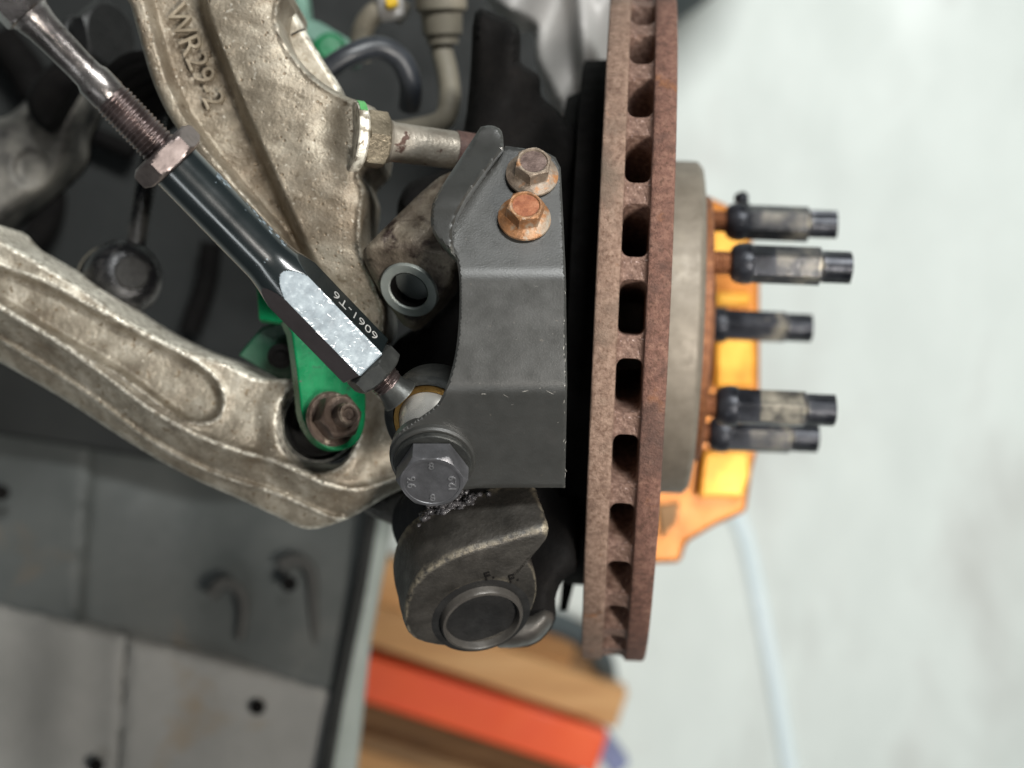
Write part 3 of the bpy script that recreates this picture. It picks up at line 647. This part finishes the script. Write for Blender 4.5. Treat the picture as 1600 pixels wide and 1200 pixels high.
# ball joint stud in the arm's eye
aJ = (P(720, 236, .600)-P(562, 215, .585)).normalized()
bj = thing('ball_joint_stud', 'corroded hex collared stud with a green paint mark in the upper arm eye', 'stud', P(575, 218, .587))
c0 = P(548, 213, .5845)
RF = Vector((0, 1, 0))
lathe('collar', c0, c0+aJ, [(0, .0001), (0, .0136), (.0006, .0140), (.0035, .0138), (.0046, .0124), (.0046, .0001)], M_alu2, bj, 72, caps=(0, 0))
o = hexnut('hex_collar', c0+aJ*.0044, c0+aJ*.0142, .0104, mat('dull_plated_steel', [(.3, (92, 84, 70)), (.6, (132, 122, 104)), (.8, (156, 148, 130))], 70, 6, .4, .1, .6, .0003, 700, edge=((220, 212, 196), .56, .64)), bj, 0, ref=RF)
M_shk = mat('corroded_shank', [(.3, (120, 110, 98)), (.5, (150, 142, 130)), (.75, (176, 168, 156))], 80, 7, .4, .1, .5, .0003, 700, spots=[((86, 66, 58), 110, .62, .66)])
lathe('shank', c0+aJ*.0140, c0+aJ, [(0, .0074), (.0015, .0086), (.0035, .0079), (.028, .0076), (.0320, .0074), (.034, .0070)], M_shk, bj, 64)
lathe('rusty_end', c0+aJ*.0432, c0+aJ, [(0, .0079), (.001, .0080), (.012, .0077), (.013, .0068)], mat('rust_brown', [(.3, (66, 46, 42)), (.7, (104, 78, 70))], 200, 6, .7, .1, .1, .0006, 600), bj, 48)
a_j, e1j, e2j = frame(aJ, RF)
def patch(name, hs, t_, r0, m, par):
    V = []; Fc = []; n = 6
    for t in t_:
        for k in range(n+1):
            h = math.radians(hs[0]+(hs[1]-hs[0])*k/n); V.append(c0+aJ*t+(e1j*math.cos(h)+e2j*math.sin(h))*r0)
    for i in range(len(t_)-1):
        for k in range(n): Fc.append((i*(n+1)+k, i*(n+1)+k+1, (i+1)*(n+1)+k+1, (i+1)*(n+1)+k))
    return mesh(name, V, Fc, m, par, 60)
patch('green_paint_mark', (4, 52), (.0004, .0012, .0034), .0143, M_pmark, bj)
# ------------------------------------------------------------------ lower arm (left to centre)
la = thing('control_arm', 'lower cast aluminium control arm with long recessed pocket and round bushing eye', 'control arm', P(250, 600, .64))
lo = sm([(-40, 352), (0, 374), (60, 408), (130, 452), (215, 508), (290, 545), (350, 566), (402, 590), (440, 592), (480, 590), (545, 590), (600, 620), (640, 680), (660, 735), (640, 758), (600, 778), (545, 810), (482, 827), (430, 806), (370, 778), (290, 742), (200, 690), (100, 624), (0, 566), (-40, 545)], 4)
pocket = sm([(-60, 388), (0, 420), (70, 446), (150, 490), (230, 532), (290, 562), (328, 590), (344, 620), (338, 648), (312, 656), (276, 644), (200, 588), (120, 540), (60, 505), (0, 468), (-60, 440)], 4)
ridge = sm([(-45, 455), (0, 486), (75, 530), (150, 580), (230, 640), (300, 680), (360, 704), (420, 722), (470, 742), (520, 764), (570, 768), (640, 745)], 4, False)
eh = [(497+62*math.cos(a), 664+74*math.sin(a)) for a in [2*math.pi*k/48 for k in range(48)]]
def dla(X, Y, D):
    ry = np.interp(X, [p[0] for p in ridge], [p[1] for p in ridge]); s = (Y-ry)*.85     # positive below the ridge
    d = .622+.0*X
    d = d+.0225*np.clip((s-1)/62., 0, 1.15)*(1-.35*sstep(X, 300, 420))-.0014*np.exp(-((s-38)/4.)**2)+.0012*np.exp(-((s-31)/4.)**2)
    pk = sdist(X, Y, pocket)
    d = d+.0055*sstep(pk, -7, 9)-.0010*np.exp(-((pk+7)/5.)**2)-.0022*np.exp(-((s+4)/6.)**2)
    e = np.hypot((X-497)/62., (Y-664)/74.)
    d = d-.003*(1-sstep(e, 1.15, 1.6))
    d = d+rnd(D, 7, .003)+.010*sstep(X, 540, 650)
    lump = np.exp(-((X-320)/22.)**2-((Y-650)/16.)**2)
    return d-.0015*lump+.0004*np.sin(X*.07+Y*.03)*np.cos(Y*.06)
relief('casting', lo, dla, M_alu2, la, 3.6, .03, holes=[eh], smooth=50, rough=.00012)
nbz = Vector((-.10, -.02, 1)).normalized(); cB = P(497, 664, .628)
bu = thing('bushing', 'dark rubber bushing pressed into the lower arm eye', 'bushing', cB)
lathe('outer_ring', cB-nbz*.014, cB+nbz, [(0, .0165), (.012, .0167), (.0135, .0163), (.0135, .0150), (.011, .0147), (0, .0145)], M_bnut, bu, 72, caps=(0, 0))
lathe('rubber', cB-nbz*.014, cB+nbz, [(0, .0150), (.008, .0148), (.010, .0125), (.006, .0100), (.008, .0080), (.008, .0001)], M_rubber, bu, 64, caps=(0, 0))
# underside link from arm end to ball joint
sp = thing('arm_tip', 'dull grey arm tip bracket below the bushing eye', 'bracket', P(620, 790, .66))
relief('tip_casting', sm([(560, 790), (610, 770), (650, 765), (655, 800), (640, 825), (600, 815)], 3), lambda X, Y, D: .655+rnd(D, 10, .006), M_pale, sp, 5, .015)
# ------------------------------------------------------------------ green bracket
gb = thing('green_bracket', 'bright green painted steel link bracket in the bushing eye', 'bracket', P(500, 600, .61))
nG = Vector((.42, .10, .90)).normalized(); pG = P(500, 600, .605)
gface = sm([(446, 499), (462, 500), (480, 512)], 3, False)+[(520, 545), (566, 585)]+sm([(572, 620), (570, 665), (556, 694), (525, 704), (495, 690), (474, 655), (468, 610), (462, 560), (456, 520)], 3, False)
prism('side_plate', gface, pG, nG, .0085, M_green, gb, .0012, seg=3)
_V = []; _Fc = []
for i in range(9):
    x, y = random.choice(gface[6:]); x += random.gauss(4, 6); y += random.gauss(-6, 8); s_ = len(_V); rr = random.uniform(.5, 1.6)
    for k in range(5): _V.append(onplane(x+rr*1.6*math.cos(k*1.257)*random.uniform(.5, 1.2), y+rr*math.sin(k*1.257), pG+nG*.00008, nG))
    if inside(np.array([x]), np.array([y]), gface)[0]: _Fc.append(tuple(range(s_, s_+5)))
mesh('paint_chips', _V, _Fc, M_pale, gb, 0)['kind'] = 'stuff'
prism('top_plate', [(398, 420), (440, 440), (500, 500), (566, 570), (560, 600), (470, 545), (440, 505), (404, 500)], P(480, 500, .628), (-.1, .3, .95), .004, M_green, gb, .0008)
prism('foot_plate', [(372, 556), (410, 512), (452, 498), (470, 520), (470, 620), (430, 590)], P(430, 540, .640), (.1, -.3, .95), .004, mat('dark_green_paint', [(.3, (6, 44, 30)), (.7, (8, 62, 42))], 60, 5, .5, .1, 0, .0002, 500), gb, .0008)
lathe('foot_hole', P(438, 556, .6365), P(438, 556, .6365)+Vector((.1, -.3, .95)), [(0, .0055), (.001, .0055), (.0012, .0032), (.0004, .003)], M_dark, gb, 32)
aN = Vector((.55, .16, .82)).normalized(); cN = P(517, 655, .604)
gn = thing('flange_nut', 'brown weathered nut and stud end on the green bracket', 'nut', cN)
M_gn = mat('weathered_brown_steel', [(.3, (62, 50, 44)), (.55, (96, 82, 72)), (.8, (128, 114, 102))], 120, 6, .42, .1, .6, .0003, 800, edge=((190, 176, 158), .56, .64))
lathe('washer_flange', cN, cN+aN, [(0, .0001), (0, .0112), (.001, .0114), (.0018, .0106), (.0022, .0001)], M_gn, gn, 60, caps=(0, 0))
hexnut('nut_body', cN+aN*.0020, cN+aN*.0100, .0084, M_gn, gn, 25)
thread('stud_end', cN+aN*.0095, cN+aN*.0155, .0050, .0012, M_gn, gn, .0004)
lathe('stud_tip', cN+aN*.0152, cN+aN*2, [(0, .0046), (.0012, .0040), (.0013, .0026), (.0006, .0022), (.0006, .0001)], M_gn, gn, 32)
# ------------------------------------------------------------------ stabiliser end link
el = thing('stabiliser_link', 'black stabiliser end link with round greasy joint behind the lower arm', 'link', P(205, 420, .69))
M_cap = mat('dull_black_cap', [(.3, (16, 15, 14)), (.7, (28, 27, 25))], 200, 5, .7, .1, 0, .0004, 900)
nK = Vector((.50, .10, .86)).normalized(); cK = P(186, 438, .69)
lathe('boot', cK-nK*.012, cK+nK, [(0, .016), (.002, .0178), (.006, .0180), (.010, .0165), (.012, .0150)], M_rubber, el, 64)
lathe('grease_ring', cK-nK*.008, cK+nK, [(-.001, .0170), (0, .0181), (.0022, .0182), (.0030, .0174)], M_hose, el, 64)
lathe('joint_housing', cK, cK+nK, [(0, .0170), (.004, .0178), (.009, .0177), (.013, .0168), (.0165, .0150), (.019, .0122), (.0203, .0095), (.0205, .0074), (.0205, .0001)], M_boot, el, 80, caps=(0, 0))
lathe('end_cap', cK+nK*.0205, cK+nK, [(-.001, .0076), (.0008, .0076), (.0013, .0070), (.0014, .0001)], M_cap, el, 48, caps=(0, 0))
sweep('rod', [P(212, 385, .685), P(224, 310, .69), P(236, 240, .70), P(250, 150, .71)], .0049, M_boot, el, 24)
# ------------------------------------------------------------------ pieces at the left and top, out of focus
pa = thing('stabiliser_bar', 'dirty pale grey bar end at the left edge above the lower arm', 'bar', P(60, 230, .78))
relief('bar_casting', sm([(-40, 205), (10, 182), (50, 150), (90, 130), (138, 128), (142, 165), (124, 205), (118, 248), (80, 290), (30, 330), (-40, 372)], 4), lambda X, Y, D: .765+rnd(D, 34, .018)+.004*sstep(np.hypot(X-50, Y-262), 34, 20), M_pale, pa, 6, .02, smooth=60)
relief('dark_strap', sm([(40, 150), (90, 92), (126, 110), (100, 168), (70, 205)], 3), lambda X, Y, D: .748+rnd(D, 12, .006), M_dark, pa, 6, .012)
rb = thing('rubber_bush', 'black rubber bush with hex rim behind the tie rod at the top left', 'bush', P(165, 70, .72))
aB2 = (P(200, 52, .69)-P(110, 70, .71)).normalized()
lathe('bush_body', P(108, 68, .712), P(108, 68, .712)+aB2, [(0, .009), (.001, .0105), (.006, .0110), (.007, .0125), (.010, .0125), (.011, .0115), (.018, .0125), (.020, .0150)], M_rubber, rb, 40)
hexnut('hex_rim', P(108, 68, .712)+aB2*.019, P(108, 68, .712)+aB2*.0285, .0150, M_rubber, rb, 10)
db = thing('rubber_bellows', 'black rubber bellows behind the threaded rod', 'bellows', P(225, 140, .72))
for i in range(5):
    q = P(205+i*11, 110+i*16, .70+.002*i); lathe('fold', q, q+Vector((.3, -.5, .25)), [(0, .010), (.002, .0145), (.004, .010)], M_dark, db, 32)
gf = thing('green_frame_rail', 'faded green painted frame rail behind the top of the upper arm', 'rail', P(510, 60, .80))
prism('upright', [(456, -30), (476, -30), (486, 60), (470, 66)], P(470, 20, .80), (0, 0, 1), .02, M_paleg, gf, .001)
prism('cross_rail', [(474, 26), (500, 34), (560, 70), (554, 92), (520, 86), (478, 58)], P(510, 60, .80), (0, .1, 1), .02, M_paleg, gf, .001)
lathe('green_bolt', P(516, 80, .785), P(516, 80, .785)+Vector((.1, .1, 1)), [(0, .009), (.003, .009), (.004, .006), (.006, .006), (.0061, .0001)], M_green, gf, 32)
h1 = sweep('black_hose', [P(500, 118, .70), P(545, 88, .70), P(590, 74, .705), P(625, 92, .71), P(642, 130, .715), P(640, 168, .725)], .0055, M_bhose); recenter(h1, P(590, 90, .70)); tag(h1, 'black rubber hose curving over the stud at the top', 'hose')
bp = thing('beige_pipe', 'beige brake pipe with thick sleeve running down from the top centre', 'pipe', P(690, 80, .74))
sweep('pipe', [P(690, -20, .75), P(688, 60, .75), P(700, 120, .745), P(702, 160, .74), P(690, 190, .735), P(640, 205, .72), P(600, 210, .70)], .0056, M_hose, bp)
lathe('sleeve', P(688, -30, .742), P(692, 66, .748), [(0, .0130), (.014, .0130), (.016, .0105), (.026, .0100), (.028, .008), (.031, .008)], M_hose, bp, 40)
wr = thing('wiring_lead', 'thick beige wiring lead bending over at the top', 'wire', P(580, 40, .76))
sweep('lead', [P(562, 95, .77), P(566, 50, .765), P(584, 22, .76), P(612, 12, .76), P(634, 24, .76)], .0058, M_hose, wr)
lathe('plug', P(606, -14, .755), P(614, 34, .757), [(0, .007), (.013, .007), (.015, .005)], M_cover, wr, 24)
cl = prism('yellow_clip', [(600, -6), (620, -6), (622, 8), (604, 12)], P(610, 0, .742), (0, 0, 1), .006, M_yel, None, .001); recenter(cl, P(610, 0, .742)); tag(cl, 'small yellow clip on the wiring lead at the top edge', 'clip')
cv = thing('plastic_cover', 'pale grey crumpled plastic cover behind the top of the dust shield', 'cover', P(880, 60, .84))
relief('sheet', sm([(742, -60), (760, -10), (796, 18), (836, 40), (838, 90), (862, 140), (884, 182), (896, 198), (910, 188), (935, 150), (958, 100), (975, -60)], 3), lambda X, Y, D: .81+.012*np.sin(X*.045+Y*.02)-.018*sstep(np.abs(X-905-(Y*.12)), 26, 0)+rnd(D, 8, .004), M_cover, cv, 6, .015, smooth=60)
# black wheel arch behind
wa = thing('wheel_arch', 'dark plastic wheel arch behind the arms in the upper left', 'wheel arch', P(300, 250, .97))
prism('arch_panel', [(-250, -200), (930, -200), (915, 240), (880, 430), (700, 520), (640, 600), (640, 760), (560, 770), (-250, 640)], P(300, 250, .97), (0, 0, 1), .02, M_plast, wa, .003)
for (pts, r) in (([(330, 380), (322, 440), (302, 500), (296, 520)], .007), ([(0, 60), (40, 110), (60, 150)], .012), ([(120, 200), (180, 225), (210, 240)], .006), ([(20, 420), (70, 350), (80, 300)], .010)):
    sweep('arch_rib', [P(x, y, .955) for x, y in pts], r, M_dark, wa, 12)
# grey liner lower left
ln = thing('underbody_panel', 'grey plastic underbody panels with overlapping seams in the lower left', 'panel', P(250, 950, .98))
M_ribshade = mat('rib_shade_plastic', [(.3, (56, 56, 54)), (.7, (72, 71, 68))], 14, 5, .75, .1, 0, .0003, 200)  # darker grey paints groove shading onto the hooked ribs
def lin_d(base, gx=0, gy=0): return lambda X, Y, D: base+gx*(X-250)+gy*(Y-950)+rnd(D, 10, .003)
relief('panel_sheet', [(120, 580), (300, 640), (592, 760), (576, 860), (530, 1085), (380, 1045), (120, 975), (136, 760)], lambda X, Y, D: .985+.00009*(900-Y)+.012*np.exp(-((X-300)/90.)**2)+rnd(D, 14, .004), M_liner, ln, 10, .01, smooth=50)
relief('panel_sheet', [(-200, 560), (150, 590), (140, 760), (124, 975), (0, 948), (-200, 905)], lambda X, Y, D: .975+.0001*(900-Y)+rnd(D, 10, .004), M_liner, ln, 12, .01, smooth=50)
relief('panel_sheet', [(-200, 900), (0, 945), (196, 992), (180, 1300), (-200, 1300)], lambda X, Y, D: .968+.00002*(Y-950)+.002*np.sin(X*.05)+rnd(D, 10, .004), M_liner2, ln, 12, .01, smooth=50)
relief('panel_sheet', [(199, 994), (380, 1040), (536, 1076), (482, 1300), (176, 1300)], lambda X, Y, D: .968+.00002*(Y-950)+.002*np.sin(X*.03)+rnd(D, 10, .004), M_liner2, ln, 12, .01, smooth=50)
prism('edge_strip', [(598, 770), (618, 800), (580, 1000), (548, 1300), (498, 1300), (530, 1090), (570, 880)], P(560, 1000, .975), (.1, 0, 1), .03, M_strip, ln, .003)
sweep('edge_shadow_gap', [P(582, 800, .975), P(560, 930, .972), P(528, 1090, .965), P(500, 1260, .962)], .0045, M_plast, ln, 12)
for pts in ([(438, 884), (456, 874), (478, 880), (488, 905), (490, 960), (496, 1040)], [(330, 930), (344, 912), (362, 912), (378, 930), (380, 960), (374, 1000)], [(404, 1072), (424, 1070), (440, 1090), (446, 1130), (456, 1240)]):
    K = len(pts); sweep('raised_rib', [P(x, y, .978) for x, y in pts], lambda t: .0050*(1-.5*t), M_ribshade, ln, 12)
for (x, y) in ((452, 912), (402, 1105), (150, 1196), (2, 770)):
    lathe('screw_hole', P(x, y, .966), P(x, y, .950), [(0, .0001), (0, .0048), (.0012, .0052), (.0022, .0046), (.0012, .0036), (.0008, .0001)], M_dark, ln, 24, caps=(0, 0))
# ------------------------------------------------------------------ things lying on the floor beyond
def board(name, label, cat, c0, c1, width, th, d, m, grp=None):
    p = P(*c0, d); q = P(*c1, d); t = (q-p).normalized(); s = Vector((t.y, -t.x, 0))
    V = []
    for z in (0, -th):
        for a, b_ in ((p, -1), (q, -1), (q, 1), (p, 1)): V.append(a+s*b_*width/2+Vector((0, 0, z)))
    o = mesh(name, V, [(0, 1, 2, 3), (7, 6, 5, 4), (0, 4, 5, 1), (1, 5, 6, 2), (2, 6, 7, 3), (3, 7, 4, 0)], m, None, 0, bevel=.003)
    recenter(o, (p+q)/2); tag(o, label, cat, grp); return o
G = 'timber boards on the floor'
board('timber_board', 'pale timber board lying highest, just behind the lower knuckle eye', 'board', (480, 872), (900, 1012), .046, .04, 1.50, M_wood, G)
board('timber_board', 'long pale timber board just above the orange beam', 'board', (470, 938), (972, 1110), .040, .04, 1.47, M_wood, G)
board('orange_beam', 'orange red painted beam between the timber boards', 'beam', (440, 1018), (940, 1180), .044, .05, 1.46, M_orange)
board('timber_board', 'brown timber board directly below the orange beam', 'board', (440, 1088), (900, 1240), .040, .04, 1.51, M_wood2, G)
board('timber_board', 'lowest timber board at the bottom edge of the photo', 'board', (430, 1136), (900, 1300), .036, .03, 1.48, M_wood, G)
board('timber_board', 'dark timber board lying underneath the other boards', 'board', (420, 1130), (860, 1280), .14, .03, 1.60, M_wood2, G)
board('timber_board', 'brown timber slat showing between the two highest pale boards', 'board', (470, 900), (940, 1062), .10, .03, 1.57, M_wood2, G)
board('timber_board', 'thin dark board edge between the orange beam and the lowest boards', 'board', (440, 1118), (890, 1262), .016, .03, 1.47, M_wood2, G)
board('blue_box', 'small blue wrapped box at the end of the orange beam', 'box', (930, 1150), (972, 1205), .022, .04, 1.50, M_blue)
hz = sweep('grey_hose', [P(820, 960, 1.45), P(880, 978, 1.46), P(918, 1000, 1.48), P(940, 1030, 1.5), P(948, 1070, 1.53)], .012, M_tyre); recenter(hz, P(900, 990, 1.48)); tag(hz, 'dark grey hose curving below the brake disc', 'hose')
ph = sweep('floor_hose', [P(1040, 640, 1.70), P(1120, 760, 1.70), P(1160, 830, 1.70), P(1185, 940, 1.70), P(1212, 1080, 1.70), P(1245, 1280, 1.70)], .009, M_phose); recenter(ph, P(1190, 950, 1.675)); tag(ph, 'pale blue hose lying across the light floor', 'hose')
ty = thing('tyre', 'dark grey tyre lying on the floor at the top behind the brake disc', 'tyre', P(900, -220, 1.5))
cT = P(880, -300, 1.5)
lathe('tyre_carcass', cT-Vector((0, 0, .1)), cT, [(0, .12), (0, .22), (.03, .236), (.08, .236), (.11, .22), (.115, .19), (.11, .15), (.10, .13)], M_tyre, ty, 96, caps=(0, 0))
lathe('rim', cT-Vector((0, 0, .09)), cT, [(0, .13), (.08, .135), (.095, .13), (.09, .12), (.04, .11), (.04, .001)], M_cover, ty, 64, caps=(0, 0))
clean()
